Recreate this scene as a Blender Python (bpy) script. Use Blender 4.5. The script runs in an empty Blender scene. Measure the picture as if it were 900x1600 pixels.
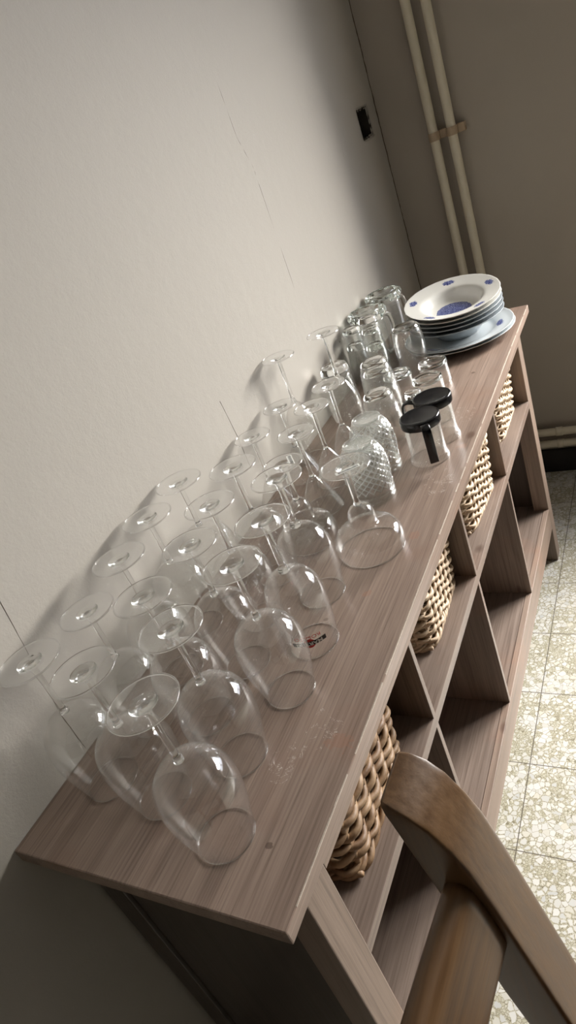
import bpy, bmesh, math, random
from mathutils import Vector, Matrix
random.seed(7)
PI = math.pi
S = bpy.context.scene
COL = S.collection

# ------------------------------------------------------------------ camera
CX, CY, CZ = -0.21952, -0.71003, 1.31124
YAW, PITCH, ROLL, FPX = 0.61820, -0.49132, -0.38965, 1062.38
fw = Vector((math.cos(PITCH)*math.cos(YAW), math.cos(PITCH)*math.sin(YAW), math.sin(PITCH)))
rt = fw.cross(Vector((0, 0, 1))).normalized()
up = rt.cross(fw)
r2 = math.cos(ROLL)*rt + math.sin(ROLL)*up
u2 = -math.sin(ROLL)*rt + math.cos(ROLL)*up
cd = bpy.data.cameras.new('camera'); cam = bpy.data.objects.new('camera', cd); COL.objects.link(cam)
M = Matrix((r2, u2, -fw)).transposed().to_4x4(); M.translation = (CX, CY, CZ)
cam.matrix_world = M
cd.sensor_fit = 'VERTICAL'; cd.sensor_height = 24.0; cd.lens = FPX/1600*24.0
cd.clip_start = 0.02
S.camera = cam

# ------------------------------------------------------------------ world, light, exposure
w = bpy.data.worlds.new('world'); S.world = w; w.use_nodes = True
w.node_tree.nodes['Background'].inputs[0].default_value = (0.86, 0.90, 1.0, 1)
w.node_tree.nodes['Background'].inputs[1].default_value = 4.0
def area_light(name, loc, direction, sx, sy, power, colour):
    l = bpy.data.lights.new(name, 'AREA'); l.shape = 'RECTANGLE'; l.size = sx; l.size_y = sy
    l.energy = power; l.color = colour
    o = bpy.data.objects.new(name, l); COL.objects.link(o); o.location = loc
    o.rotation_euler = Vector(direction).to_track_quat('-Z', 'Y').to_euler()
    return o
area_light('window_daylight', (3.5, -2.2, 2.2), (-0.76, 0.50, -0.36), 1.9, 1.6, 350, (1.0, 0.965, 0.905))
S.view_settings.view_transform = 'Standard'; S.view_settings.look = 'None'
S.view_settings.exposure = 0.96; S.view_settings.gamma = 1.0
S.view_settings.use_curve_mapping = False
cy = S.cycles
cy.max_bounces = 24; cy.transmission_bounces = 20; cy.glossy_bounces = 8; cy.diffuse_bounces = 4
cy.transparent_max_bounces = 64; cy.sample_clamp_indirect = 14.0; cy.blur_glossy = 0.3
cy.caustics_reflective = False; cy.caustics_refractive = True

# ------------------------------------------------------------------ geometry constants (metres)
H = 0.7152; W = 0.3759; L = 1.584; T = 0.0196; LW = 1.9322
XN, XF = 0.0421, 1.473; FY = -W + 0.0104
ZS, ZB, ZR0 = 0.518, 0.181, 0.115

# ------------------------------------------------------------------ material helpers
def new_mat(name):
    m = bpy.data.materials.new(name); m.use_nodes = True
    nt = m.node_tree; nt.nodes.clear()
    out = nt.nodes.new('ShaderNodeOutputMaterial')
    return m, nt, out
class NT:
    def __init__(s, nt): s.nt = nt
    def n(s, kind, **kw):
        nd = s.nt.nodes.new(kind)
        for k, v in kw.items(): setattr(nd, k, v)
        return nd
    def link(s, a, b): s.nt.links.new(a, b)
    def val(s, sock, v):
        if isinstance(v, bpy.types.NodeSocket): s.nt.links.new(v, sock)
        else: sock.default_value = v
    def math(s, op, a, b=None, c=None, clamp=False):
        nd = s.n('ShaderNodeMath', operation=op); nd.use_clamp = clamp
        s.val(nd.inputs[0], a)
        if b is not None: s.val(nd.inputs[1], b)
        if c is not None: s.val(nd.inputs[2], c)
        return nd.outputs[0]
    def mix(s, f, a, b, mode='MIX'):
        nd = s.n('ShaderNodeMix', data_type='RGBA', blend_type=mode)
        s.val(nd.inputs[0], f); s.val(nd.inputs[6], a); s.val(nd.inputs[7], b)
        return nd.outputs[2]
    def ramp(s, f, stops):
        nd = s.n('ShaderNodeValToRGB'); s.val(nd.inputs[0], f)
        el = nd.color_ramp.elements
        while len(el) < len(stops): el.new(0.5)
        for e, (p, c) in zip(el, stops):
            e.position = p; e.color = c if len(c) == 4 else (*c, 1)
        return nd.outputs[0]
    def coords(s, scale=(1, 1, 1), loc=(0, 0, 0), rot=(0, 0, 0)):
        tc = s.n('ShaderNodeTexCoord'); mp = s.n('ShaderNodeMapping')
        s.link(tc.outputs['Object'], mp.inputs[0])
        mp.inputs['Scale'].default_value = scale; mp.inputs['Location'].default_value = loc
        mp.inputs['Rotation'].default_value = rot
        return mp.outputs[0]
    def noise(s, vec, scale, detail=4, rough=0.5, dist=0.0):
        nd = s.n('ShaderNodeTexNoise'); s.val(nd.inputs['Vector'], vec)
        nd.inputs['Scale'].default_value = scale; nd.inputs['Detail'].default_value = detail
        nd.inputs['Roughness'].default_value = rough; nd.inputs['Distortion'].default_value = dist
        return nd.outputs['Fac']
    def bump(s, h, strength, dist):
        nd = s.n('ShaderNodeBump'); s.val(nd.inputs['Height'], h)
        nd.inputs['Strength'].default_value = strength; nd.inputs['Distance'].default_value = dist
        return nd.outputs[0]
def c4(c): return (*c, 1)
def plain(name, col, rough=0.5, bump=0.0, bscale=200, spec=0.5, metal=0.0, var=0.0):
    m, nt, out = new_mat(name); g = NT(nt)
    b = g.n('ShaderNodeBsdfPrincipled'); b.inputs['Roughness'].default_value = rough
    b.inputs['Specular IOR Level'].default_value = spec; b.inputs['Metallic'].default_value = metal
    v = g.coords()
    nf = g.noise(v, bscale, 3)
    if var: g.link(g.mix(nf, c4([x*(1-var) for x in col]), c4([min(1, x*(1+var)) for x in col])), b.inputs['Base Color'])
    else: b.inputs['Base Color'].default_value = c4(col)
    if bump: g.link(g.bump(nf, bump, 0.002), b.inputs['Normal'])
    g.link(b.outputs[0], out.inputs[0])
    return m

# stained pine: grain runs along the given axis
def wood(name, axis, dark, light, red, rough=0.42, table=False, gscale=1.0, pore=0.35):
    m, nt, out = new_mat(name); g = NT(nt)
    st = [48*gscale]*3; st[axis] = 1.2*gscale
    v = g.coords(scale=tuple(st))
    tc = g.coords()
    warp = g.noise(tc, 3.2, 2)
    vv = g.n('ShaderNodeVectorMath', operation='ADD'); g.link(v, vv.inputs[0])
    cmb = g.n('ShaderNodeCombineXYZ')
    wv = g.math('MULTIPLY', warp, 1.6)
    for k in range(3):
        if k != axis: g.link(wv, cmb.inputs[k])
    g.link(cmb.outputs[0], vv.inputs[1])
    rings = g.noise(vv.outputs[0], 1.0, 5, 0.62, 0.4)
    st2 = [330*gscale]*3; st2[axis] = 6*gscale
    fine = g.noise(g.coords(scale=tuple(st2)), 1.0, 3, 0.6)
    f = g.math('ADD', g.math('MULTIPLY', rings, 0.52), g.math('MULTIPLY', fine, 0.48))
    col = g.ramp(f, [(0.36, dark), (0.5, [(a+b)/2 for a, b in zip(dark, light)]), (0.64, light)])
    blot = g.noise(tc, 9, 3)
    col = g.mix(g.ramp(blot, [(0.55, (0, 0, 0)), (0.75, (0.4, 0.4, 0.4))]), col, c4(red))
    pores = g.ramp(fine, [(0.30, (1, 1, 1)), (0.42, (0, 0, 0))])
    col = g.mix(g.math('MULTIPLY', pores, pore), col, c4([x*0.55 for x in dark]))
    # knots
    kst = [7.0]*3; kst[axis] = 4.2
    kv = g.n('ShaderNodeTexVoronoi'); g.link(g.coords(scale=tuple(kst), loc=(0.31, 0.77, 0.12)), kv.inputs['Vector'])
    kv.inputs['Scale'].default_value = 1.0
    kn = g.ramp(kv.outputs['Distance'], [(0.035, (0.75, 0.75, 0.75)), (0.075, (0, 0, 0))])
    col = g.mix(kn, col, c4([dark[0]*0.62, dark[1]*0.5, dark[2]*0.45]))
    if table:
        def blob(x, y, r, amp=0.6):
            sx = g.n('ShaderNodeSeparateXYZ'); g.link(tc, sx.inputs[0])
            dx = g.math('SUBTRACT', sx.outputs[0], x); dy = g.math('SUBTRACT', sx.outputs[1], y)
            d = g.math('SQRT', g.math('ADD', g.math('MULTIPLY', dx, dx), g.math('MULTIPLY', dy, dy)))
            d = g.math('ADD', d, g.math('MULTIPLY', g.math('SUBTRACT', g.noise(tc, 75, 4, 0.7), 0.5), r*4.0*amp))
            return g.math('LESS_THAN', d, r)
        for (x, y, r) in ((0.074, -0.322, 0.0042), (0.405, -0.255, 0.0036), (1.20, -0.31, 0.004)):
            col = g.mix(g.math('MULTIPLY', blob(x, y, r), 0.6), col, c4((0.055, 0.028, 0.018)))
        for (x, y, r) in ((0.205, -0.350, 0.012), (0.60, -0.335, 0.010), (0.46, -0.30, 0.006), (0.87, -0.352, 0.008)):
            col = g.mix(g.math('MULTIPLY', blob(x, y, r, 1.2), 0.28), col, c4((0.33, 0.145, 0.085)))
        # pale scratches in worn patches
        sep = g.n('ShaderNodeSeparateXYZ'); g.link(tc, sep.inputs[0])
        tot = None
        for (x, y, rx, ry) in ((0.172, -0.295, 0.035, 0.028), (0.222, -0.325, 0.035, 0.028), (0.76, -0.335, 0.07, 0.035), (1.0, -0.33, 0.05, 0.03)):
            dx = g.math('DIVIDE', g.math('SUBTRACT', sep.outputs[0], x), rx)
            dy = g.math('DIVIDE', g.math('SUBTRACT', sep.outputs[1], y), ry)
            d = g.math('SUBTRACT', 1.0, g.math('ADD', g.math('MULTIPLY', dx, dx), g.math('MULTIPLY', dy, dy)), clamp=True)
            tot = d if tot is None else g.math('MAXIMUM', tot, d)
        n1 = g.noise(tc, 46, 3, 0.6, 2.2)
        ln = g.math('LESS_THAN', g.math('ABSOLUTE', g.math('SUBTRACT', n1, 0.5)), 0.0085)
        brk = g.math('GREATER_THAN', g.noise(tc, 90, 2), 0.53)
        sc = g.math('MULTIPLY', g.math('MULTIPLY', ln, brk), g.math('GREATER_THAN', g.math('ADD', tot, g.math('MULTIPLY', g.math('SUBTRACT', g.noise(tc, 60, 2), 0.5), 1.2)), 0.35))
        col = g.mix(g.math('MULTIPLY', sc, 0.85), col, c4((0.60, 0.53, 0.47)))
    b = g.n('ShaderNodeBsdfPrincipled'); g.link(col, b.inputs['Base Color'])
    g.link(g.math('ADD', rough, g.math('MULTIPLY', g.math('SUBTRACT', fine, 0.5), 0.25)), b.inputs['Roughness'])
    b.inputs['Specular IOR Level'].default_value = 0.45
    g.link(g.bump(f, 0.35, 0.0008), b.inputs['Normal'])
    g.link(b.outputs[0], out.inputs[0])
    return m
WD, WL, WR = (0.135, 0.099, 0.080), (0.235, 0.182, 0.150), (0.23, 0.135, 0.095)
wood_x = wood('stained_pine_lengthwise', 0, WD, WL, WR)
wood_top = wood('stained_pine_top', 0, (0.185, 0.130, 0.102), (0.330, 0.246, 0.198), WR, 0.36, True)
wood_y = wood('stained_pine_crosswise', 1, WD, WL, WR)
wood_z = wood('stained_pine_upright', 2, WD, WL, WR)
wood_shade = wood('shade_toned_pine', 2, (0.050, 0.038, 0.030), (0.085, 0.066, 0.054), (0.08, 0.05, 0.035))  # shade on end panels and rear posts put into the wood colour
wood_stile = wood('stained_pine_frame', 2, (0.165, 0.118, 0.09), (0.27, 0.20, 0.158), (0.26, 0.17, 0.12), 0.45)
wood_rail = wood('stained_pine_rail', 0, (0.165, 0.118, 0.09), (0.27, 0.20, 0.158), (0.30, 0.16, 0.105), 0.45)
edge_worn = plain('worn_edge', (0.50, 0.43, 0.36), 0.5, 0.3, 300, var=0.25)
chair_wood = wood('chair_varnished_beech', 2, (0.080, 0.040, 0.017), (0.155, 0.084, 0.036), (0.12, 0.058, 0.024), 0.36, gscale=0.6, pore=0.06)
chair_wood_x = wood('chair_varnished_beech_rail', 0, (0.080, 0.040, 0.017), (0.155, 0.084, 0.036), (0.12, 0.058, 0.024), 0.36, gscale=0.6, pore=0.06)

# painted plaster
def plaster(name, col, var=0.05):
    m, nt, out = new_mat(name); g = NT(nt)
    v = g.coords()
    big = g.noise(v, 1.8, 3); med = g.noise(v, 26, 4, 0.6); fine = g.noise(v, 260, 4, 0.7)
    a = c4([x*(1-var) for x in col]); b_ = c4([min(1, x*(1+var)) for x in col])
    c = g.mix(big, a, b_)
    vo = g.n('ShaderNodeTexVoronoi'); g.link(v, vo.inputs['Vector']); vo.inputs['Scale'].default_value = 5.5
    spot = g.math('LESS_THAN', vo.outputs['Distance'], 0.012)
    c = g.mix(g.math('MULTIPLY', spot, 0.75), c, c4((0.10, 0.07, 0.05)))
    b = g.n('ShaderNodeBsdfPrincipled'); g.link(c, b.inputs['Base Color'])
    b.inputs['Roughness'].default_value = 0.72; b.inputs['Specular IOR Level'].default_value = 0.25
    h = g.math('ADD', g.math('MULTIPLY', med, 1.3), g.math('MULTIPLY', fine, 0.45))
    g.link(g.bump(h, 0.32, 0.0022), b.inputs['Normal'])
    g.link(b.outputs[0], out.inputs[0])
    return m
m_wall_l = plaster('pale_warm_grey_wall_paint', (0.415, 0.386, 0.342))
m_wall_b = plaster('taupe_wall_paint', (0.40, 0.355, 0.30))
m_ceil = plaster('white_ceiling_paint', (0.70, 0.68, 0.64))
m_wall_d = plaster('dark_wall_cuts_bounce', (0.11, 0.095, 0.08))  # for the unseen walls, made dark to cut bounced fill light

# terrazzo tiles with joints
def terrazzo():
    m, nt, out = new_mat('terrazzo'); g = NT(nt)
    v = g.coords()
    wob = g.n('ShaderNodeTexNoise'); g.link(v, wob.inputs['Vector']); wob.inputs['Scale'].default_value = 60
    wv = g.n('ShaderNodeVectorMath', operation='MULTIPLY_ADD')
    g.link(wob.outputs['Color'], wv.inputs[0]); wv.inputs[1].default_value = (0.006, 0.006, 0.006); g.link(v, wv.inputs[2])
    vec = wv.outputs[0]
    def vor(scale, feat='F1'):
        nd = g.n('ShaderNodeTexVoronoi', feature=feat); g.link(vec, nd.inputs['Vector']); nd.inputs['Scale'].default_value = scale
        return nd
    A = vor(90); AE = vor(90, 'DISTANCE_TO_EDGE')
    B = vor(190); BE = vor(190, 'DISTANCE_TO_EDGE')
    ca = g.ramp(g.math('FRACT', g.math('MULTIPLY', A.outputs['Color'], 7.3)), [(0.0, (0.52, 0.51, 0.475)), (0.45, (0.61, 0.60, 0.565)), (0.7, (0.47, 0.47, 0.455)), (1.0, (0.57, 0.54, 0.46))])
    cb = g.ramp(g.math('FRACT', g.math('MULTIPLY', B.outputs['Color'], 5.1)), [(0.0, (0.40, 0.37, 0.27)), (0.5, (0.53, 0.51, 0.43)), (1.0, (0.37, 0.345, 0.25))])
    cb = g.mix(g.math('LESS_THAN', BE.outputs['Distance'], 0.06), cb, c4((0.20, 0.18, 0.12)))
    patch = g.noise(v, 11, 3)
    thr = g.math('ADD', 0.03, g.math('MULTIPLY', g.ramp(patch, [(0.42, (0, 0, 0)), (0.66, (1, 1, 1))]), 0.20))
    pick = g.math('LESS_THAN', AE.outputs['Distance'], thr)
    rare = g.math('GREATER_THAN', g.math('FRACT', g.math('MULTIPLY', A.outputs['Color'], 3.7)), 0.80)
    col = g.mix(g.math('MAXIMUM', pick, rare), ca, cb)
    line = g.math('LESS_THAN', AE.outputs['Distance'], 0.022)
    col = g.mix(g.math('MULTIPLY', line, 0.6), col, c4((0.25, 0.22, 0.15)))
    sx = g.n('ShaderNodeSeparateXYZ'); g.link(v, sx.inputs[0])
    def joint(o, off):
        f = g.math('FRACT', g.math('DIVIDE', g.math('ADD', o, 20 - off), 0.2))
        d = g.math('MINIMUM', f, g.math('SUBTRACT', 1.0, f))
        return g.math('LESS_THAN', d, 0.0055)
    j = g.math('MAXIMUM', joint(sx.outputs[0], 0.5259), joint(sx.outputs[1], -0.3771))
    col = g.mix(g.math('MULTIPLY', j, 0.9), col, c4((0.09, 0.075, 0.055)))
    b = g.n('ShaderNodeBsdfPrincipled'); g.link(col, b.inputs['Base Color'])
    b.inputs['Roughness'].default_value = 0.33
    g.link(b.outputs[0], out.inputs[0])
    return m
m_floor = terrazzo()

# clear glass: thin blown walls (transparent + mirror by viewing angle + a little dishwasher haze and painted edge sheen)
def thin_glass(name, tint=(0.993, 0.994, 0.992), haze=0.011, refl=1.1, lattice=0, graze=0.90):
    m, nt, out = new_mat(name); g = NT(nt)
    ge = g.n('ShaderNodeNewGeometry')
    dp = g.n('ShaderNodeVectorMath', operation='DOT_PRODUCT'); g.link(ge.outputs['Incoming'], dp.inputs[0]); g.link(ge.outputs['Normal'], dp.inputs[1])
    c = g.math('ABSOLUTE', dp.outputs['Value'])
    k = g.math('SUBTRACT', 1.0, c)
    f = g.math('ADD', 0.042*refl, g.math('MULTIPLY', g.math('POWER', k, 4.2), graze), clamp=True)
    tr = g.n('ShaderNodeBsdfTransparent')
    dk = g.math('POWER', k, 6.0)
    g.link(g.mix(dk, c4(tint), c4([t*0.88 for t in tint])), tr.inputs[0])
    gl = g.n('ShaderNodeBsdfGlossy'); gl.inputs['Roughness'].default_value = 0.015; gl.inputs[0].default_value = (1, 1, 1, 1)
    df = g.n('ShaderNodeBsdfDiffuse'); df.inputs[0].default_value = (0.9, 0.9, 0.88, 1)
    tl = g.n('ShaderNodeBsdfTranslucent'); tl.inputs[0].default_value = (0.9, 0.9, 0.88, 1)
    hz = g.n('ShaderNodeMixShader'); hz.inputs[0].default_value = 0.5; g.link(df.outputs[0], hz.inputs[1]); g.link(tl.outputs[0], hz.inputs[2])
    sm = g.noise(g.coords(), 45, 4, 0.6, 0.8)
    hf = g.math('MULTIPLY', g.math('ADD', g.math('MULTIPLY', sm, 1.2), g.math('MULTIPLY', k, 1.6)), haze)  # smeared film, plus pale edge sheen painted in at grazing view
    if lattice:
        sp = g.n('ShaderNodeSeparateXYZ'); g.link(g.coords(), sp.inputs[0])
        ua = g.math('MULTIPLY', g.math('ARCTAN2', sp.outputs[1], sp.outputs[0]), lattice/(2*PI))
        vz = g.math('DIVIDE', sp.outputs[2], 0.0125)
        def ridge(q):
            d = g.math('ABSOLUTE', g.math('SUBTRACT', g.math('FRACT', g.math('ADD', q, 40.0)), 0.5))
            return g.math('GREATER_THAN', d, 0.44)
        rg = g.math('MAXIMUM', ridge(g.math('ADD', ua, vz)), ridge(g.math('SUBTRACT', ua, vz)))
        inz = g.math('MULTIPLY', g.math('GREATER_THAN', sp.outputs[2], 0.024), g.math('LESS_THAN', sp.outputs[2], 0.099))
        hf = g.math('ADD', hf, g.math('MULTIPLY', g.math('MULTIPLY', rg, inz), 0.38))
    m1 = g.n('ShaderNodeMixShader'); g.link(hf, m1.inputs[0]); g.link(tr.outputs[0], m1.inputs[1]); g.link(hz.outputs[0], m1.inputs[2])
    m2 = g.n('ShaderNodeMixShader'); g.link(f, m2.inputs[0]); g.link(m1.outputs[0], m2.inputs[1]); g.link(gl.outputs[0], m2.inputs[2])
    g.link(m2.outputs[0], out.inputs[0])
    return m
def solid_glass(name, tint=(0.993, 0.996, 0.993), bump=0.0, bscale=60):
    m, nt, out = new_mat(name); g = NT(nt)
    b = g.n('ShaderNodeBsdfGlass'); b.inputs['IOR'].default_value = 1.5; b.inputs['Roughness'].default_value = 0.0
    b.inputs[0].default_value = c4(tint)
    if bump: g.link(g.bump(g.noise(g.coords(), bscale, 3), bump, 0.002), b.inputs['Normal'])
    g.link(b.outputs[0], out.inputs[0])
    return m
g_bowl = thin_glass('clear_blown_glass')
g_wall = thin_glass('clear_pressed_glass', (0.985, 0.99, 0.985), 0.020, 1.5)
g_foot = thin_glass('clear_foot_glass', (0.995, 0.996, 0.994), 0.030, 1.8, graze=0.75)
g_solid = solid_glass('clear_solid_glass')
g_heavy = solid_glass('clear_heavy_glass', (0.97, 0.985, 0.975), 0.4, 70)
g_cut = thin_glass('clear_diamond_cut_glass', (0.955, 0.968, 0.958), 0.07, 3.0, 18)
g_base = thin_glass('frosted_glass_base', (0.90, 0.92, 0.905), 0.16, 2.2)
m_black = plain('black_plastic', (0.010, 0.010, 0.011), 0.17, 0.10, 60)
m_white_print = plain('white_print', (0.8, 0.8, 0.78), 0.5)
m_red_print = plain('red_print', (0.62, 0.03, 0.025), 0.5)
m_black_print = plain('black_print', (0.015, 0.013, 0.013), 0.5)
m_sticker = plain('paper_sticker', (0.78, 0.78, 0.74), 0.7)
m_pipe = plain('cream_pipe_paint', (0.66, 0.60, 0.47), 0.38, 0.12, 40, var=0.06)
m_clip = plain('tan_pipe_clip_paint', (0.40, 0.30, 0.20), 0.6, 0.3, 120, var=0.2)
m_skirt = plain('black_tile_skirting', (0.018, 0.016, 0.017), 0.25, 0.05, 30, var=0.3)
m_dark = plain('dark_recess_lining', (0.035, 0.028, 0.022), 0.9, 0.6, 90, var=0.4)  # near-black lining inside the socket recess
m_seam = plain('plaster_seam', (0.15, 0.13, 0.105), 0.9)
m_crack = plain('dark_plaster_crack', (0.10, 0.075, 0.05), 0.95)
m_frame = plain('white_window_paint', (0.75, 0.74, 0.70), 0.4)
def wicker(name, a, b):
    m, nt, out = new_mat(name); g = NT(nt)
    v = g.coords()
    n1 = g.noise(v, 28, 3, 0.6); n2 = g.noise(v, 330, 3, 0.7)
    col = g.mix(g.ramp(n1, [(0.35, (0, 0, 0)), (0.65, (1, 1, 1))]), c4(a), c4(b))
    col = g.mix(g.math('MULTIPLY', n2, 0.35), col, c4([x*0.4 for x in a]))
    bs = g.n('ShaderNodeBsdfPrincipled'); g.link(col, bs.inputs['Base Color']); bs.inputs['Roughness'].default_value = 0.55
    g.link(g.bump(n2, 0.4, 0.0008), bs.inputs['Normal'])
    g.link(bs.outputs[0], out.inputs[0]); return m
wk_pale = wicker('pale_willow', (0.42, 0.29, 0.18), (0.66, 0.53, 0.38))
wk_dark = wicker('brown_willow', (0.17, 0.09, 0.042), (0.42, 0.28, 0.16))

# ------------------------------------------------------------------ mesh helpers
def link(name, bm, mat, parent=None, smooth=False, kind=None):
    me = bpy.data.meshes.new(name); bmesh.ops.recalc_face_normals(bm, faces=bm.faces)
    bm.to_mesh(me); bm.free()
    for f in me.polygons: f.use_smooth = smooth
    o = bpy.data.objects.new(name, me); COL.objects.link(o)
    mats = mat if isinstance(mat, (list, tuple)) else [mat]
    for x in mats: me.materials.append(x)
    if parent: o.parent = parent
    if kind: o['kind'] = kind
    return o
def tag(o, label, cat, group=None):
    o['label'] = label; o['category'] = cat
    if group: o['group'] = group
    return o
def empty(name, loc=(0, 0, 0), rz=0.0):
    o = bpy.data.objects.new(name, None); COL.objects.link(o); o.location = loc; o.rotation_euler = (0, 0, rz)
    o.empty_display_size = 0.05
    return o
def box(bm, x0, x1, y0, y1, z0, z1, bev=0.0):
    t = bmesh.new()
    bmesh.ops.create_cube(t, size=1)
    for v in t.verts:
        v.co = Vector(((x0+x1)/2 + v.co.x*(x1-x0), (y0+y1)/2 + v.co.y*(y1-y0), (z0+z1)/2 + v.co.z*(z1-z0)))
    if bev: bmesh.ops.bevel(t, geom=list(t.edges), offset=bev, segments=2, affect='EDGES', profile=0.6)
    me = bpy.data.meshes.new('t'); t.to_mesh(me); t.free(); bm.from_mesh(me); bpy.data.meshes.remove(me)
    return bm
def bx(*a, **k): return box(bmesh.new(), *a, **k)
def catmull(P, n=4):
    out = []
    for i in range(len(P)-1):
        p0 = P[max(i-1, 0)]; p1 = P[i]; p2 = P[i+1]; p3 = P[min(i+2, len(P)-1)]
        for j in range(n):
            t = j/n
            out.append(tuple(0.5*((2*b)+(-a+c)*t+(2*a-5*b+4*c-d)*t*t+(-a+3*b-3*c+d)*t**3) for a, b, c, d in zip(p0, p1, p2, p3)))
    out.append(tuple(P[-1])); return out
def lathe(prof, seg=56, rfun=None):
    """prof: list of (r, z); a point with r == 0 becomes a pole. The profile is closed round to its start."""
    bm = bmesh.new(); rings = []
    for r, z in prof:
        if r <= 1e-6: rings.append([bm.verts.new((0, 0, z))])
        else:
            ring = []
            for k in range(seg):
                a = 2*PI*k/seg; rr = r if rfun is None else rfun(r, z, a)
                ring.append(bm.verts.new((rr*math.cos(a), rr*math.sin(a), z)))
            rings.append(ring)
    def join(A, B):
        if len(A) == 1 and len(B) == 1: return
        for k in range(seg):
            k2 = (k+1) % seg
            if len(A) == 1: bm.faces.new((A[0], B[k], B[k2]))
            elif len(B) == 1: bm.faces.new((A[k], A[k2], B[0]))
            else: bm.faces.new((A[k], A[k2], B[k2], B[k]))
    for A, B in zip(rings, rings[1:]): join(A, B)
    if len(rings[0]) > 1 and len(rings[-1]) > 1: join(rings[-1], rings[0])
    return bm
def shell(outer, th, floor_z=None, n=4):
    """closed shell from an outer (r,z) profile running from the rim to the closed end; ends on the axis"""
    o = catmull(outer, n)
    inn = []
    for i, (r, z) in enumerate(o):
        a = o[max(i-1, 0)]; b = o[min(i+1, len(o)-1)]
        dr, dz = b[0]-a[0], b[1]-a[1]; l = math.hypot(dr, dz) or 1
        nr, nz = -dz/l, dr/l                      # inward for a profile that climbs and closes
        q = (max(r + nr*th, 0), z + nz*th if i else z)
        if floor_z is not None and q[1] > floor_z: continue
        inn.append(q)
    if floor_z is not None: inn.append((max(inn[-1][0]-0.002, 0), floor_z)); inn.append((0, floor_z - 0.0005))
    else:
        inn = [q for q in inn if q[0] > 0.0003]; inn.append((0, inn[-1][1]))
    prof = list(reversed(inn)) + [(o[0][0]-th*0.5, o[0][1]-0.0004)] + o
    if prof[-1][0] > 1e-6: prof.append((0, prof[-1][1]))
    return prof
def tube(bm, pts, r, seg=8, closed=False, rf=None, squash=None):
    pts = [Vector(p) for p in pts]; n = len(pts); rings = []
    up0 = Vector((0, 0, 1))
    prevu = None
    for i, p in enumerate(pts):
        if closed: t = pts[(i+1) % n] - pts[i-1]
        else: t = pts[min(i+1, n-1)] - pts[max(i-1, 0)]
        t.normalize()
        if prevu is None:
            u = up0 - t*up0.dot(t)
            if u.length < 0.1: u = Vector((1, 0, 0)) - t*t.x
        else: u = prevu - t*prevu.dot(t)
        u.normalize(); prevu = u; v = t.cross(u)
        rr = rf(i/(n-1)) if rf else r
        a_, b_ = (squash if squash else (1, 1))
        rings.append([bm.verts.new(p + (u*math.cos(2*PI*k/seg)*a_ + v*math.sin(2*PI*k/seg)*b_)*rr) for k in range(seg)])
    m = n if closed else n-1
    for i in range(m):
        A = rings[i]; B = rings[(i+1) % n]
        for k in range(seg): bm.faces.new((A[k], A[(k+1) % seg], B[(k+1) % seg], B[k]))
    if not closed:
        bm.faces.new(rings[0]); bm.faces.new(list(reversed(rings[-1])))
    return bm
def copy_thing(root, loc, rz, label):
    c = root.copy(); COL.objects.link(c); c.location = loc; c.rotation_euler = (0, 0, rz); c['label'] = label
    for ch in list(root.children):
        d = ch.copy(); COL.objects.link(d); d.parent = c
        for gch in list(ch.children):
            e = gch.copy(); COL.objects.link(e); e.parent = d
    return c
used = set()
def place(root, loc, rz, label):
    if root.name not in used:
        used.add(root.name); root.location = loc; root.rotation_euler = (0, 0, rz); root['label'] = label
        return root
    return copy_thing(root, loc, rz, label)

# ------------------------------------------------------------------ the room
XB, YB, ZC = -2.9, -3.6, 2.55
link('floor', bx(XB-0.1, LW+0.1, YB-0.1, 0.1, -0.08, 0), m_floor, kind='structure')
link('ceiling', bx(XB-0.1, LW+0.1, YB-0.1, 0.1, ZC, ZC+0.08), m_ceil, kind='structure')
# left wall (y = 0) with the open socket recess
hx0, hx1, hz0, hz1 = 1.768, 1.860, 1.192, 1.270
bm = bmesh.new()
box(bm, XB-0.1, hx0, 0, 0.12, 0, ZC); box(bm, hx1, LW+0.1, 0, 0.12, 0, ZC)
box(bm, hx0, hx1, 0, 0.12, 0, hz0); box(bm, hx0, hx1, 0, 0.12, hz1, ZC)
wl = link('wall_left', bm, m_wall_l, kind='structure')
# back wall (x = LW) with the window to the right of the view
wy0, wy1, wz0, wz1 = -2.25, -0.66, 0.65, 1.68
bm = bmesh.new()
box(bm, LW, LW+0.30, wy1, 0, 0, ZC); box(bm, LW, LW+0.30, YB-0.1, wy0, 0, ZC)
box(bm, LW, LW+0.30, wy0, wy1, 0, wz0); box(bm, LW, LW+0.30, wy0, wy1, wz1, ZC)
link('wall_back', bm, m_wall_b, kind='structure')
link('wall_near', bx(XB-0.1, XB, YB-0.1, 0, 0, ZC), m_wall_d, kind='structure')
link('wall_right', bx(XB, LW, YB-0.1, YB, 0, ZC), m_wall_d, kind='structure')
bm = bmesh.new()
for (a, b) in ((wy0, wy0+0.05), (wy1-0.05, wy1), ((wy0+wy1)/2-0.04, (wy0+wy1)/2+0.04)): box(bm, LW+0.20, LW+0.26, a, b, wz0, wz1, bev=0.004)
for (a, b) in ((wz0, wz0+0.06), (wz1-0.06, wz1)): box(bm, LW+0.202, LW+0.258, wy0, wy1, a, b, bev=0.004)
link('window_1', bm, m_frame, kind='structure')
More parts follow.
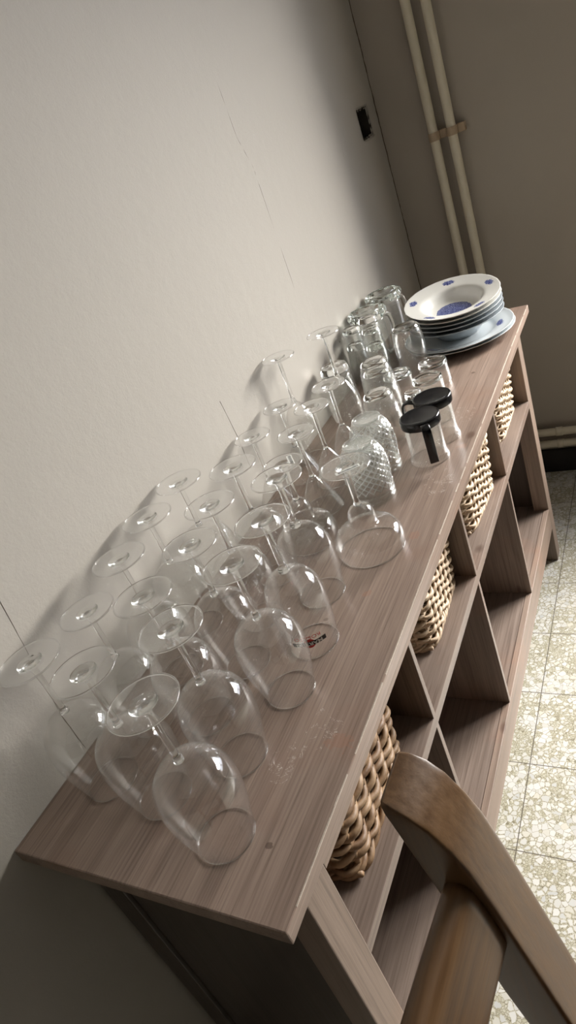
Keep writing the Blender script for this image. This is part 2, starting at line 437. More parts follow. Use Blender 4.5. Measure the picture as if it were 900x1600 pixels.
# ragged open socket recess in the wall
root = empty('socket_recess', ((hx0+hx1)/2, 0, (hz0+hz1)/2))
tag(root, 'small dark rectangular hole left in the plaster near the corner, without socket cover', 'wall hole')
hw, hh = (hx1-hx0)/2, (hz1-hz0)/2
bm = bmesh.new()
box(bm, -hw, hw, 0.055, 0.060, -hh, hh); box(bm, -hw-0.004, -hw+0.004, 0.001, 0.06, -hh, hh); box(bm, hw-0.004, hw+0.004, 0.001, 0.06, -hh, hh)
box(bm, -hw, hw, 0.001, 0.06, -hh-0.004, -hh+0.004); box(bm, -hw, hw, 0.001, 0.06, hh-0.004, hh+0.004)
link('back_box', bm, m_dark, root)
# broken plaster lip
bm = bmesh.new(); N = 48; ri = []; ro = []
for k in range(N):
    a = 2*PI*k/N; c_, s_ = math.cos(a), math.sin(a)
    q = 1/max(abs(c_)/hw, abs(s_)/hh)
    j1 = random.uniform(0.78, 0.97); j2 = random.uniform(1.03, 1.13)
    ri.append(bm.verts.new((c_*q*j1, 0.003, s_*q*j1))); ro.append(bm.verts.new((c_*q*j2, -0.0012, s_*q*j2)))
for k in range(N): bm.faces.new((ri[k], ri[(k+1) % N], ro[(k+1) % N], ro[k]))
bmesh.ops.solidify(bm, geom=bm.faces[:], thickness=0.0015)
link('plaster_lip', bm, m_wall_l, root)
bm = bmesh.new()
tube(bm, [(-0.02, 0.05, 0.02), (-0.012, 0.03, 0.0), (0.004, 0.022, -0.012), (0.01, 0.035, -0.02)], 0.0022, 6)
tube(bm, [(0.015, 0.05, 0.012), (0.012, 0.025, 0.004), (0.0, 0.02, 0.0), (-0.004, 0.03, 0.012)], 0.0022, 6)
link('wire', bm, m_black, root, True)

# cracks and plaster seams
def crack(name, pts, r, jit, n):
    P = []
    for i in range(n+1):
        t = i/n*(len(pts)-1); k = min(int(t), len(pts)-2); f = t-k
        a, b = Vector(pts[k]), Vector(pts[k+1]); q = a.lerp(b, f)
        q.x += random.uniform(-jit, jit); P.append(q)
    bm = bmesh.new(); rs = [r*random.uniform(0.5, 1.5) for _ in range(n+1)]
    tube(bm, P, r, 5, rf=lambda f: rs[int(round(f*n))], squash=(1, 1))
    o = link(name, bm, m_crack if r > 0.001 else m_seam, kind='structure'); return o
crack('trim_1', [(LW-0.004, -0.0008, H+0.002), (LW-0.005, -0.0008, 1.1), (LW-0.003, -0.0008, 1.5), (LW-0.006, -0.0008, 2.3)], 0.0014, 0.0016, 130)
crack('trim_2', [(0.1440, 0, 0.72), (0.1440, 0, 0.786), (0.1653, 0, 0.96)], 0.00045, 0.0003, 40)
crack('trim_3', [(0.7213, 0, 0.80), (0.7213, 0, 0.869), (0.7145, 0, 0.942)], 0.00045, 0.0003, 24)
crack('trim_4', [(1.117, 0.0003, 1.00), (1.1166, 0.0003, 1.221), (1.1166, 0.0003, 1.257), (1.093, 0.0003, 1.3146), (1.09, 0.0003, 1.42)], 0.0004, 0.0003, 24)

# skirting on the back wall and pipes
link('baseboard_back', bx(LW-0.012, LW, YB, -0.002, 0, 0.086, bev=0.002), m_skirt, kind='structure')
link('baseboard_left', bx(XB, LW-0.012, -0.012, 0, 0, 0.086, bev=0.002), m_skirt, kind='structure')
PX = LW-0.030
def vpipe(y, label):
    root = empty('heating_pipe', (PX, y, 0)); tag(root, label, 'pipe', 'vertical heating pipes in the corner')
    link('pipe_run', tube(bmesh.new(), [(0, 0, 0.02+i*0.02) for i in range(127)], 0.0128, 20), m_pipe, root, True)
    bm = bmesh.new()
    N = 20; A = []
    for k in range(N+1):
        a = -PI*0.5 - PI*k/N
        A.append((0.0150*math.cos(a), 0.0150*math.sin(a)))
    A = [(0.026, -0.0150)] + A + [(0.026, 0.0150)]
    zc = 1.134
    for (x, yy), (x2, y2) in zip(A, A[1:]):
        v = [bm.verts.new((x, yy, zc-0.011)), bm.verts.new((x2, y2, zc-0.011)), bm.verts.new((x2, y2, zc+0.011)), bm.verts.new((x, yy, zc+0.011))]
        bm.faces.new(v)
    bmesh.ops.remove_doubles(bm, verts=bm.verts, dist=1e-5)
    bmesh.ops.solidify(bm, geom=bm.faces[:], thickness=-0.0016)
    box(bm, 0.008, 0.0285, -0.034, -0.0150, zc-0.011, zc+0.011, bev=0.001)
    link('clip', bm, m_clip, root)
vpipe(-0.1505, 'cream vertical pipe with a tan clip, the one nearer the corner')
vpipe(-0.2010, 'cream vertical pipe with a tan clip, the one farther from the corner')
def hpipe(z, label):
    root = empty('skirting_pipe', (PX, -0.25, z)); tag(root, label, 'pipe', 'horizontal heating pipes above the skirting')
    link('pipe_run', tube(bmesh.new(), [(0, -i*0.05, 0) for i in range(54)], 0.0128, 20), m_pipe, root, True)
    link('coupling', tube(bmesh.new(), [(0, -0.085 - i*0.01, 0) for i in range(3)], 0.0148, 20), m_pipe, root, True)
hpipe(0.1665, 'cream horizontal pipe along the back wall, upper of the two')
hpipe(0.1215, 'cream horizontal pipe just above the black skirting, lower of the two')

# ------------------------------------------------------------------ sideboard
sb = empty('sideboard', (0, 0, 0))
tag(sb, 'long brown stained pine sideboard with eight open cubbies under a top full of glasses', 'sideboard')
bv = 0.0018
link('tabletop', bx(0.0, L, -W, -0.0005, H-T, H, bev=bv), wood_top, sb)
# worn pale arris along the front edge of the top
bm = bmesh.new(); n = 120
for i in range(n):
    x0 = 0.012 + (L-0.02)*i/n; x1 = 0.012 + (L-0.02)*(i+1)/n
    if random.random() < 0.12: continue
    wdt = 0.0005 + 0.0007*random.random()
    box(bm, x0, x1, -W+0.0002, -W+0.0002+wdt+0.0006, H-0.0012, H+0.00015)
link('worn_edge', bm, edge_worn, sb)['kind'] = 'stuff'
link('apron', bx(XN+0.045, XF-0.045, FY, FY+0.018, 0.668, H-T-0.0001, bev=0.0008), wood_rail, sb)
for x0, x1 in ((XN, XN+0.045), (XF-0.045, XF)):
    link('stile', bx(x0, x1, FY, FY+0.040, 0, H-T-0.0001, bev=bv), wood_stile, sb)
    link('rear_post', bx(x0, x1, -0.058, -0.018, 0, H-T-0.0001, bev=bv), wood_shade, sb)
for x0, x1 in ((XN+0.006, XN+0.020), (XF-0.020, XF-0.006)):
    link('side_panel', bx(x0, x1, FY+0.040, -0.0605, 0.10, H-T-0.0001), wood_shade, sb)
link('back_panel', bx(XN+0.045, XF-0.045, -0.026, -0.020, 0.10, H-T-0.0001), wood_x, sb)
link('middle_shelf', bx(XN+0.022, XF-0.022, FY+0.0002, -0.027, ZS-0.019, ZS, bev=0.001), wood_x, sb)
link('bottom_shelf', bx(XN+0.022, XF-0.022, FY+0.0145, -0.027, ZB-0.018, ZB-0.0012), wood_x, sb)
link('bottom_rail', bx(XN+0.045, XF-0.045, FY, FY+0.0138, ZR0, ZB, bev=0.0012), wood_rail, sb)
for xf in (0.4187, 0.7462, 1.0867):
    link('divider', bx(xf-0.0098, xf, FY+0.0004, -0.027, ZB-0.0005, 0.6945, bev=0.0007), wood_z, sb)

# ------------------------------------------------------------------ wicker baskets
def rr_path(hx, hy, rad, n):
    """points and outward normals along a rounded rectangle"""
    segs = []
    sx, sy = hx-rad, hy-rad
    per = 4*(sx+sy) + 2*PI*rad
    out = []
    for i in range(n):
        s = per*i/n
        for (kind, ln) in (('r', 2*sy), ('c0', PI*rad/2), ('t', 2*sx), ('c1', PI*rad/2), ('l', 2*sy), ('c2', PI*rad/2), ('b', 2*sx), ('c3', PI*rad/2)):
            if s <= ln: break
            s -= ln
        if kind == 'r': p, q = (hx, -sy+s), (1, 0)
        elif kind == 't': p, q = (sx-s, hy), (0, 1)
        elif kind == 'l': p, q = (-hx, sy-s), (-1, 0)
        elif kind == 'b': p, q = (-sx+s, -hy), (0, -1)
        else:
            k = int(kind[1]); a = k*PI/2 + s/rad
            cx, cy2 = ((sx, sy), (-sx, sy), (-sx, -sy), (sx, -sy))[k]
            q = (math.cos(a), math.sin(a)); p = (cx+q[0]*rad, cy2+q[1]*rad)
        out.append((p, q))
    return out
def make_basket(label, mat, nst, row, r, hx, hy, hgt):
    root = empty('wicker_basket'); tag(root, label, 'basket', 'wicker baskets in the upper cubbies')
    per = 8; n = nst*per
    bm = bmesh.new(); rows = int(hgt/row)
    for j in range(rows):
        z = r + j*row; grow = 1 + 0.06*z/hgt
        base = rr_path(hx*grow-r*2.2, hy*grow-r*2.2, 0.030, n)
        pts = []
        for i, (p, q) in enumerate(base):
            wv = math.cos(PI*i/per + (PI if j % 2 else 0))
            off = wv*r*1.15
            pts.append((p[0]+q[0]*off, p[1]+q[1]*off, z + random.uniform(-1, 1)*r*0.10 + r*0.5*math.sin(PI*i/per + j*1.1)))
        tube(bm, pts, r*random.uniform(0.86, 1.05), 6, closed=True)
    link('woven_wall', bm, mat, root, True)
    bm = bmesh.new()
    for k in range(nst):
        pts = []
        for t in range(7):
            z = hgt*t/6; grow = 1 + 0.06*z/hgt
            p, q = rr_path(hx*grow-r*2.2, hy*grow-r*2.2, 0.030, n)[k*per + per//2]
            pts.append((p[0], p[1], z+0.002))
        tube(bm, pts, r*0.85, 6)
    link('stakes', bm, mat, root, True)
    bm = bmesh.new()
    for ph in (0, 2*PI/3, 4*PI/3):
        for z0 in (hgt+r*0.4, r*1.0):
            grow = 1.06 if z0 > 0.05 else 1.0
            pts = []
            for i, (p, q) in enumerate(rr_path(hx*grow-r*2.0, hy*grow-r*2.0, 0.030, n)):
                a = PI*i/per*0.8*2/2 + ph
                a = 2*PI*round(nst*0.4)*i/n + ph
                pts.append((p[0]+q[0]*r*1.1*math.cos(a), p[1]+q[1]*r*1.1*math.cos(a), z0 + r*0.9*math.sin(a)))
            tube(bm, pts, r*0.8, 6, closed=True)
    link('braided_rim', bm, mat, root, True)
    bm = bmesh.new()
    for i in range(int(2*hx/(r*2.2))-1):
        x = -hx+r*3+i*r*2.2
        tube(bm, [(x, y*hy*0.94, r*1.0+r*0.5*math.cos(y*18+i*PI)) for y in [-1+k/12 for k in range(25)]], r*0.9, 6)
    link('basket_base', bm, mat, root, True)
    return root
b1 = make_basket('x', wk_dark, 28, 0.0112, 0.0049, 0.112, 0.145, 0.125)
place(b1, (0.250, -0.196, ZS+0.0005), math.radians(3), 'brown wicker basket with thick canes, in the cubby behind the chair')
b2 = make_basket('x', wk_pale, 42, 0.0090, 0.0037, 0.104, 0.145, 0.125)
place(b2, (0.634, -0.192, ZS+0.0005), math.radians(2), 'pale wicker basket in the second upper cubby from the near end')
place(b2, (0.962, -0.200, ZS+0.0005), math.radians(-3), 'pale wicker basket in the third upper cubby, level with the black lidded mugs')
place(b2, (1.316, -0.194, ZS+0.0005), 0, 'pale wicker basket in the farthest upper cubby, below the plates')

def rim_ring(r, root):
    pts = [((r-0.0004)*math.cos(2*PI*k/64), (r-0.0004)*math.sin(2*PI*k/64), 0.0009) for k in range(64)]
    link('rim', tube(bmesh.new(), pts, 0.0008, 8, closed=True), g_solid, root, True)
def foot_edge(r, z, root, foot):
    pts = [(r*math.cos(2*PI*k/72), r*math.sin(2*PI*k/72), z) for k in range(72)]
    link('foot_edge', tube(bmesh.new(), pts, 0.00105, 8, closed=True), g_solid, foot, True)
    hub = [(0, z-0.0050), (0.0060, z-0.0048), (0.0085, z-0.0030), (0.0125, z-0.0014), (0.0150, z-0.0006), (0.0125, z+0.0002), (0.0080, z-0.0004), (0.0040, z-0.0012), (0, z-0.0014)]
    link('foot_hub', lathe([hub[0]] + catmull(hub[1:-1], 3) + [hub[-1]], 40), g_solid, foot, True)
# ------------------------------------------------------------------ stemware (all stand upside down on their rims)
HT = 0.205
def make_wine(label, rim, belly, knot, name='wine_glass', collar=True, ht=HT, foot_r=0.0365, kz=0.123, group='wine glasses standing upside down'):
    root = empty(name); tag(root, label, 'wine glass', group)
    outer = [(rim, 0.0004)] + belly + [(0.0055, kz+0.0010)]
    link('bowl', lathe(shell(outer, 0.0009)), g_bowl, root, True)
    rim_ring(outer[0][0], root)
    # stem with the small solid collar where it leaves the bowl
    sp = [(0, kz-0.0002), (0.0056, kz), (0.0054, kz+0.0030), (0.0040, kz+0.0060), (0.0036, kz+0.012), (0.0034, kz+0.035), (0.0036, ht-0.018), (0.0046, ht-0.0095), (0.0065, ht-0.0065), (0, ht-0.0062)]
    if knot: sp = [(0, kz-0.0002), (0.0075, kz+0.0004), (0.0082, kz+0.0035), (0.0070, kz+0.0070), (0.0048, kz+0.0095), (0.0044, kz+0.035), (0.0042, ht-0.018), (0.0052, ht-0.0095), (0.0068, ht-0.0065), (0, ht-0.0062)]
    pr = [sp[0]] + catmull(sp[1:-1], 3) + [sp[-1]]
    link('stem', lathe(pr, 28), g_solid, root, True)
    fp = [(0, ht-0.0076), (0.0060, ht-0.0070), (0.0105, ht-0.0042), (0.018, ht-0.0030), (foot_r-0.0012, ht-0.0015), (foot_r, ht-0.0008), (foot_r-0.0010, ht-0.0001), (0.022, ht-0.0008), (0.008, ht-0.0022), (0, ht-0.0026)]
    ft = link('foot', lathe([fp[0]] + catmull(fp[1:-1], 3) + [fp[-1]], 64), g_foot, root, True)
    foot_edge(foot_r-0.0006, ht-0.0009, root, ft)
    return root
bellyA = [(0.0362, 0.018), (0.0412, 0.042), (0.0440, 0.066), (0.0434, 0.086), (0.0375, 0.104), (0.0255, 0.1165), (0.0125, 0.1222)]
bellyB = [(0.0372, 0.020), (0.0398, 0.048), (0.0408, 0.070), (0.0400, 0.088), (0.0350, 0.105), (0.0250, 0.117), (0.0125, 0.1222)]
wA = make_wine('x', 0.0325, bellyA, False)
wB = make_wine('x', 0.0350, bellyB, True)
rowF = 'in the front row nearest the open floor'
A = [
 ('B1', .075, -.268, 'clear balloon wine glass upside down, closest to the camera at the near end'),
 ('B2', .105, -.164, 'clear wine glass upside down, between the closest one and the one in the wall corner'),
 ('B3', .112, -.074, 'clear wine glass upside down against the wall at the nearest left corner'),
 ('B4', .206, -.076, 'clear wine glass upside down, second along the wall from the near end'),
 ('B5', .172, -.236, 'clear wine glass upside down, second in the front row'),
 ('B6', .221, -.162, 'clear wine glass upside down, second in the middle row from the near end'),
 ('B7', .293, -.068, 'clear wine glass upside down, third along the wall from the near end'),
 ('B8', .276, -.257, 'clear wine glass upside down, third in the front row'),
 ('B9', .317, -.170, 'clear wine glass upside down, third in the middle row'),
 ('B10', .387, -.049, 'clear wine glass upside down, fourth along the wall from the near end'),
 ('B11', .480, -.045, 'clear wine glass upside down, fifth and last of its kind along the wall'),
 ('B13', .408, -.147, 'clear wine glass upside down, fourth in the middle row from the near end'),
 ('B14', .507, -.131, 'clear wine glass upside down, last of its kind in the middle row'),
]
for k, x, y, lab in A:
    o = place(wA, (x, y, H), random.uniform(0, 6.28), lab)
    if k == 'B4': o.scale = (0.95, 0.95, 0.945)
logo_glass = place(wB, (.363, -.255, H), 0, 'clear wine glass with red and black printed logo near the rim, standing upside down')
plainB = place(wB, (.463, -.228, H), 0.8, 'plain thick-stemmed wine glass upside down, last in the front row')

# small tulip glasses against the wall
bellyT = [(0.0315, 0.018), (0.0338, 0.045), (0.0335, 0.070), (0.0290, 0.095), (0.0190, 0.116), (0.0095, 0.1265)]
wT = make_wine('x', 0.0285, bellyT, False, 'tulip_glass', ht=0.226, foot_r=0.0335, kz=0.130, group='tall tulip glasses standing upside down')
place(wT, (.892, -.036, H), 0, 'tall thin stemmed glass upside down against the wall, casting a ring shadow on it')
place(wT, (.985, -.098, H), 0, 'tall stemmed glass upside down, the farthest stemmed glass from the near end')
# conical cocktail glasses
def make_cone(label):
    root = empty('cocktail_glass'); tag(root, label, 'cocktail glass', 'small conical cocktail glasses standing upside down')
    ht = 0.155; kz = 0.068
    outer = [(0.0390, 0.0004), (0.0352, 0.012), (0.0290, 0.026), (0.0215, 0.042), (0.0140, 0.056), (0.0072, 0.0655), (0.0045, kz+0.0005)]
    link('bowl', lathe(shell(outer, 0.0011)), g_bowl, root, True)
    rim_ring(outer[0][0], root)
    sp = [(0, kz-0.004), (0.0048, kz-0.002), (0.0040, kz+0.004), (0.0034, kz+0.014), (0.0034, kz+0.045), (0.0042, ht-0.016), (0.0058, ht-0.009), (0.0070, ht-0.006), (0, ht-0.0058)]
    link('stem', lathe([sp[0]] + catmull(sp[1:-1], 3) + [sp[-1]], 28), g_solid, root, True)
    fr = 0.0335
    fp = [(0, ht-0.0072), (0.0062, ht-0.0068), (0.0105, ht-0.0044), (0.018, ht-0.0032), (fr-0.0010, ht-0.0015), (fr, ht-0.0008), (fr-0.001, ht-0.0001), (0.020, ht-0.0008), (0.008, ht-0.002), (0, ht-0.0024)]
    ft = link('foot', lathe([fp[0]] + catmull(fp[1:-1], 3) + [fp[-1]], 64), g_foot, root, True)
    foot_edge(fr-0.0006, ht-0.0009, root, ft)
    return root
cg = make_cone('x')
for x, y, lab in ((.697, -.136, 'small conical cocktail glass upside down, nearest of those in the middle row'),
                  (.706, -.041, 'small conical cocktail glass upside down beside the wall, nearest of its kind'),
                  (.796, -.125, 'small conical cocktail glass upside down, second of those in the middle row'),
                  (.820, -.046, 'small conical cocktail glass upside down beside the wall, farther of its kind'),
                  (.888, -.124, 'small conical cocktail glass upside down just behind the diamond patterned tumblers')):
    place(cg, (x, y, H), random.uniform(0, 6), lab)
# stepped wide margarita glasses
def make_marg(label, s, rot):
    root = empty('margarita_glass'); tag(root, label, 'cocktail glass', 'wide stepped cocktail glasses standing upside down')
    ht = 0.151; kz = 0.083
    outer = [(0.0530*s, 0.0004), (0.0555*s, 0.010), (0.0545*s, 0.024), (0.0470*s, 0.037), (0.0330*s, 0.0430), (0.0225*s, 0.0465), (0.0215*s, 0.056), (0.0210*s, 0.066), (0.0165*s, 0.076), (0.0085, 0.0815), (0.0050, kz+0.0005)]
    link('bowl', lathe(shell(outer, 0.0011, n=5), 64), g_bowl, root, True)
    rim_ring(outer[0][0], root)
    sp = [(0, kz-0.004), (0.0055, kz-0.002), (0.0056, kz+0.003), (0.0046, kz+0.010), (0.0044, kz+0.030), (0.0052, ht-0.018), (0.0066, ht-0.009), (0.0078, ht-0.006), (0, ht-0.0058)]
    link('stem', lathe([sp[0]] + catmull(sp[1:-1], 3) + [sp[-1]], 28), g_solid, root, True)
    fr = 0.0385*s
    fp = [(0, ht-0.0072), (0.0070, ht-0.0068), (0.0115, ht-0.0044), (0.018, ht-0.0032), (fr-0.0010, ht-0.0015), (fr, ht-0.0008), (fr-0.001, ht-0.0001), (0.020, ht-0.0008), (0.008, ht-0.0018), (0, ht-0.0020)]
    ft = link('foot', lathe([fp[0]] + catmull(fp[1:-1], 3) + [fp[-1]], 64), g_foot, root, True)
    foot_edge(fr-0.0006, ht-0.0009, root, ft)
    # paper sticker on the foot
    bm = bx(-0.019, 0.019, -0.0045, 0.0045, ht+0.0001, ht+0.0004)
    st = link('sticker', bm, m_sticker, root); st.location = (0, 0, 0)
    st.rotation_euler = (0, 0, rot)
    off = Matrix.Rotation(rot, 3, 'Z') @ Vector((0.0, -0.016*s, 0)); st.location = off
    bm = bmesh.new()
    for i in range(16):
        x = -0.015 + i*0.002
        box(bm, x, x+random.uniform(0.0006, 0.0014), -0.0028, random.uniform(0.0012, 0.0028), ht+0.0004, ht+0.0005)
    pr = link('small_print', bm, m_black_print, st)
    return root
mg = make_marg('wide stepped cocktail glass upside down, white sticker on foot, before patterned tumblers', 1.0, math.radians(-52))
mg.location = (.572, -.273, H)
mg2 = make_marg('smaller stepped cocktail glass upside down, half hidden behind a wine glass in the middle row', 0.88, math.radians(35))
mg2.location = (.600, -.153, H)

# ------------------------------------------------------------------ tumblers (upside down)
def make_tumbler(name, label, cat, group, outer, th, base_th, mat_wall=None, seg=56):
    root = empty(name); tag(root, label, cat, group)
    top = outer[-1][1]
    o = catmull(outer, 4)
    # wall: open shell below the thick base
    cut = top - base_th
    oc = [p for p in o if p[1] <= cut]
    inn = []
    for i, (r, z) in enumerate(oc): inn.append((r-th, z))
    prof = list(reversed(inn)) + [(oc[0][0]-th/2, -0.0)] + oc
    link('wall', lathe(prof, seg), mat_wall or g_wall, root, True)
    ob = [p for p in o if p[1] > cut]
    r0 = oc[-1][0]
    prof = [(0, cut+0.0006), (r0-th*1.4, cut+0.0002), (r0, cut+0.0001)] + ob + [(ob[-1][0]*0.93, top+0.0006), (ob[-1][0]*0.80, top-0.0010), (0, top-0.0016)]
    link('base', lathe(prof, seg), g_solid, root, True)
    return root
slim = make_tumbler('highball_glass', 'x', 'glass', 'slim highball glasses nested in upside down stacks', [(0.0262, 0), (0.0255, 0.02), (0.0240, 0.05), (0.0222, 0.08), (0.0212, 0.093), (0.0190, 0.0985), (0.0175, 0.100)], 0.0016, 0.012)
place(slim, (1.254, -.034, H), 0, 'slim highball glass upside down by the wall, lower of its nested pair')
place(slim, (1.254, -.034, H+0.040), 0, 'slim highball glass upside down by the wall, upper of its nested pair')
place(slim, (1.226, -.094, H), 0, 'slim highball glass upside down, lowest of the nested stack in front of the beer mug')
place(slim, (1.226, -.094, H+0.040), 0, 'slim highball glass upside down, middle of the nested stack in front of the beer mug')
place(slim, (1.226, -.094, H+0.066), 0, 'slim highball glass upside down, topmost of the nested stack in front of the beer mug')
kt = make_tumbler('rounded_tumbler', 'x', 'glass', 'rounded tumblers standing upside down', [(0.0400, 0), (0.0392, 0.02), (0.0368, 0.05), (0.0335, 0.075), (0.0290, 0.091), (0.0250, 0.098), (0.0225, 0.100)], 0.0014, 0.008)
place(kt, (1.063, -.149, H), 0, 'rounded clear tumbler upside down, lower of a nested pair')
place(kt, (1.063, -.149, H+0.022), 0, 'rounded clear tumbler upside down, upper of a nested pair')
place(kt, (.945, -.189, H), 0, 'rounded clear tumbler upside down on its own between patterned tumblers and lidded mugs')
wt = make_tumbler('whisky_tumbler', 'clear wide tumbler with heavy base, upside down beside the wall', 'glass', None, [(0.0385, 0), (0.0375, 0.03), (0.0350, 0.07), (0.0325, 0.10), (0.0305, 0.114), (0.0285, 0.1195), (0.0270, 0.120)], 0.0018, 0.016)
wt.location = (1.080, -.048, H)
bt = make_tumbler('barrel_tumbler', 'tall barrel shaped clear tumbler upside down in front of the plates', 'glass', None, [(0.0290, 0), (0.0330, 0.03), (0.0355, 0.06), (0.0355, 0.09), (0.0325, 0.113), (0.0285, 0.1225), (0.0262, 0.125)], 0.0014, 0.007)
bt.location = (1.236, -.172, H)
sm = make_tumbler('small_tumbler', 'x', 'glass', 'small low tumblers standing upside down', [(0.0345, 0), (0.0342, 0.01), (0.0332, 0.025), (0.0325, 0.038), (0.0322, 0.045), (0.0310, 0.0495), (0.0290, 0.051)], 0.0015, 0.008)
for x, y, lab in ((1.184, -.231, 'small low tumbler upside down, nearest to the plate stack'),
                  (1.098, -.241, 'small low tumbler upside down between the plates and the lidded mugs'),
                  (1.150, -.158, 'small low tumbler upside down beside the nested rounded tumblers'),
                  (1.000, -.277, 'small low tumbler upside down, mostly hidden behind the farther lidded mug')):
    place(sm, (x, y, H), 0, lab)
sh = make_tumbler('shot_glass', 'tiny thick shot glass upside down behind the lidded mugs', 'glass', None, [(0.0200, 0), (0.0195, 0.012), (0.0182, 0.03), (0.0175, 0.042), (0.0168, 0.0485), (0.0155, 0.050)], 0.0018, 0.012)
sh.location = (1.036, -.2255, H)

# diamond cut tumblers
def make_cut(label):
    root = empty('diamond_tumbler'); tag(root, label, 'glass', 'diamond patterned tumblers standing upside down')
    outer = [(0.0395, 0.0), (0.0402, 0.004), (0.0382, 0.009), (0.0405, 0.013), (0.0385, 0.017), (0.0405, 0.021), (0.0400, 0.030), (0.0420, 0.045), (0.0425, 0.060), (0.0405, 0.077), (0.0365, 0.090), (0.0310, 0.0995), (0.0262, 0.1035)]
    base = catmull(outer, 6); ND = 18
    def rf(r, z, a):
        if z < 0.024 or z > 0.099 : return r
        u = a*ND/(2*PI); v = z/0.0125
        d1 = abs(((u+v) % 1)-0.5); d2 = abs(((u-v) % 1)-0.5)
        e = min(1, (z-0.024)/0.006, (0.099-z)/0.006)
        return r - 0.0022*e*(max(d1, d2)**3*8)
    inn = [(r-0.0032, z) for r, z in base if z < 0.094]
    inn = [(min(r, 0.0375), z) for r, z in inn]
    NS = 6
    outer_prof = []
    for (r, z), (r_2, z2) in zip(base, base[1:]):
        k = max(1, int(abs(z2-z)/0.0012)); outer_prof += [(r+(r_2-r)*j/k, z+(z2-z)*j/k) for j in range(k)]
    outer_prof.append(base[-1])
    prof = [(0, 0.0945)] + [(inn[-1][0]-0.004, 0.0945)] + list(reversed(inn))
    bmm = bmesh.new(); seg = ND*8; rings = []
    allp = [(p, False) for p in prof] + [((0.0380, -0.0004), False)] + [(p, True) for p in outer_prof] + [((0.0235, 0.1050), False), ((0.0222, 0.1050), False), ((0.0212, 0.1035), False), ((0, 0.1030), False)]
    for (r, z), cutf in allp:
        if r <= 1e-6: rings.append([bmm.verts.new((0, 0, z))]); continue
        rings.append([bmm.verts.new(((rf(r, z, 2*PI*k/seg) if cutf else r)*math.cos(2*PI*k/seg), (rf(r, z, 2*PI*k/seg) if cutf else r)*math.sin(2*PI*k/seg), z)) for k in range(seg)])
    for A_, B_ in zip(rings, rings[1:]):
        for k in range(seg):
            k2 = (k+1) % seg
            if len(A_) == 1 and len(B_) == 1: break
            if len(A_) == 1: bmm.faces.new((A_[0], B_[k], B_[k2]))
            elif len(B_) == 1: bmm.faces.new((A_[k], A_[k2], B_[0]))
            else: bmm.faces.new((A_[k], A_[k2], B_[k2], B_[k]))
    link('cut_glass_body', bmm, g_cut, root, False)
    link('base', lathe([(0, 0.1042), (0.0225, 0.1042), (0.0262, 0.1050), (0.0272, 0.1068), (0.0266, 0.1084), (0.0245, 0.1088), (0.0225, 0.1076), (0, 0.1070)], 56), g_base, root, True)
    return root
cgl = make_cut('x')
place(cgl, (.722, -.228, H), 0.1, 'diamond patterned clear tumbler upside down, the nearer of the two')
place(cgl, (.816, -.212, H), 0.3, 'diamond patterned clear tumbler upside down, the farther of the two')

# ------------------------------------------------------------------ glass mugs with black plastic lids and handles
def make_lid_mug(label, ang, loop=False):
    root = empty('lidded_mug'); tag(root, label, 'mug', 'glass mugs with black plastic bases, upside down')
    outer = [(0.0372, 0), (0.0366, 0.005), (0.0345, 0.011), (0.0335, 0.022), (0.0330, 0.05), (0.0325, 0.076)]
    o = catmull(outer, 4); inn = [(r-0.0014, z) for r, z in o]
    link('glass_cup', lathe(list(reversed(inn)) + o, 56), g_wall, root, True)
    bp = [(0, 0.0735), (0.0322, 0.0735), (0.0338, 0.0715), (0.0362, 0.0715), (0.0366, 0.0740), (0.0366, 0.0850), (0.0358, 0.0872), (0.0340, 0.0880), (0.0320, 0.0872), (0, 0.0872)]
    link('black_lid', lathe(bp, 64), m_black, root, True)
    bm = bmesh.new()
    if loop:
        P = [(0.034, 0, 0.081), (0.046, 0, 0.084), (0.055, 0, 0.080), (0.0575, 0, 0.068), (0.0565, 0, 0.045), (0.0555, 0, 0.022)]
    else:
        P = [(0.033, 0, 0.081), (0.042, 0, 0.0835), (0.0505, 0, 0.080), (0.0530, 0, 0.068), (0.0525, 0, 0.045), (0.0515, 0, 0.015)]
    P = catmull(P, 6); N = len(P); prev = None
    for i, p in enumerate(P):
        p = Vector(p); t = Vector(P[min(i+1, N-1)]) - Vector(P[max(i-1, 0)]); t.normalize()
        nrm = Vector((-t.z, 0, t.x)); hwid = 0.0078; ht_ = 0.0022
        ring = []
        for (a, b) in ((-1, -0.6), (-0.85, -1), (0.85, -1), (1, -0.6), (1, 0.6), (0.85, 1), (-0.85, 1), (-1, 0.6)):
            ring.append(bm.verts.new(p + Vector((0, a*hwid, 0)) + nrm*b*ht_))
        if prev:
            for k in range(8): bm.faces.new((prev[k], prev[(k+1) % 8], ring[(k+1) % 8], ring[k]))
        else: bm.faces.new(ring)
        prev = ring
    bm.faces.new(list(reversed(prev)))
    h = link('handle', bm, m_black, root, True)
    # glass band the handle grips
    root.rotation_euler = (0, 0, ang)
    return root
u1 = make_lid_mug('glass mug upside down with a matt black base and long black handle in front', math.radians(207)); u1.location = (.840, -.301, H)
u2 = make_lid_mug('glass mug upside down with a black base, its handle hooked out towards the wall', math.radians(98), True); u2.location = (.9155, -.305, H)
u1.children[1].rotation_euler = (0, 0, 0)

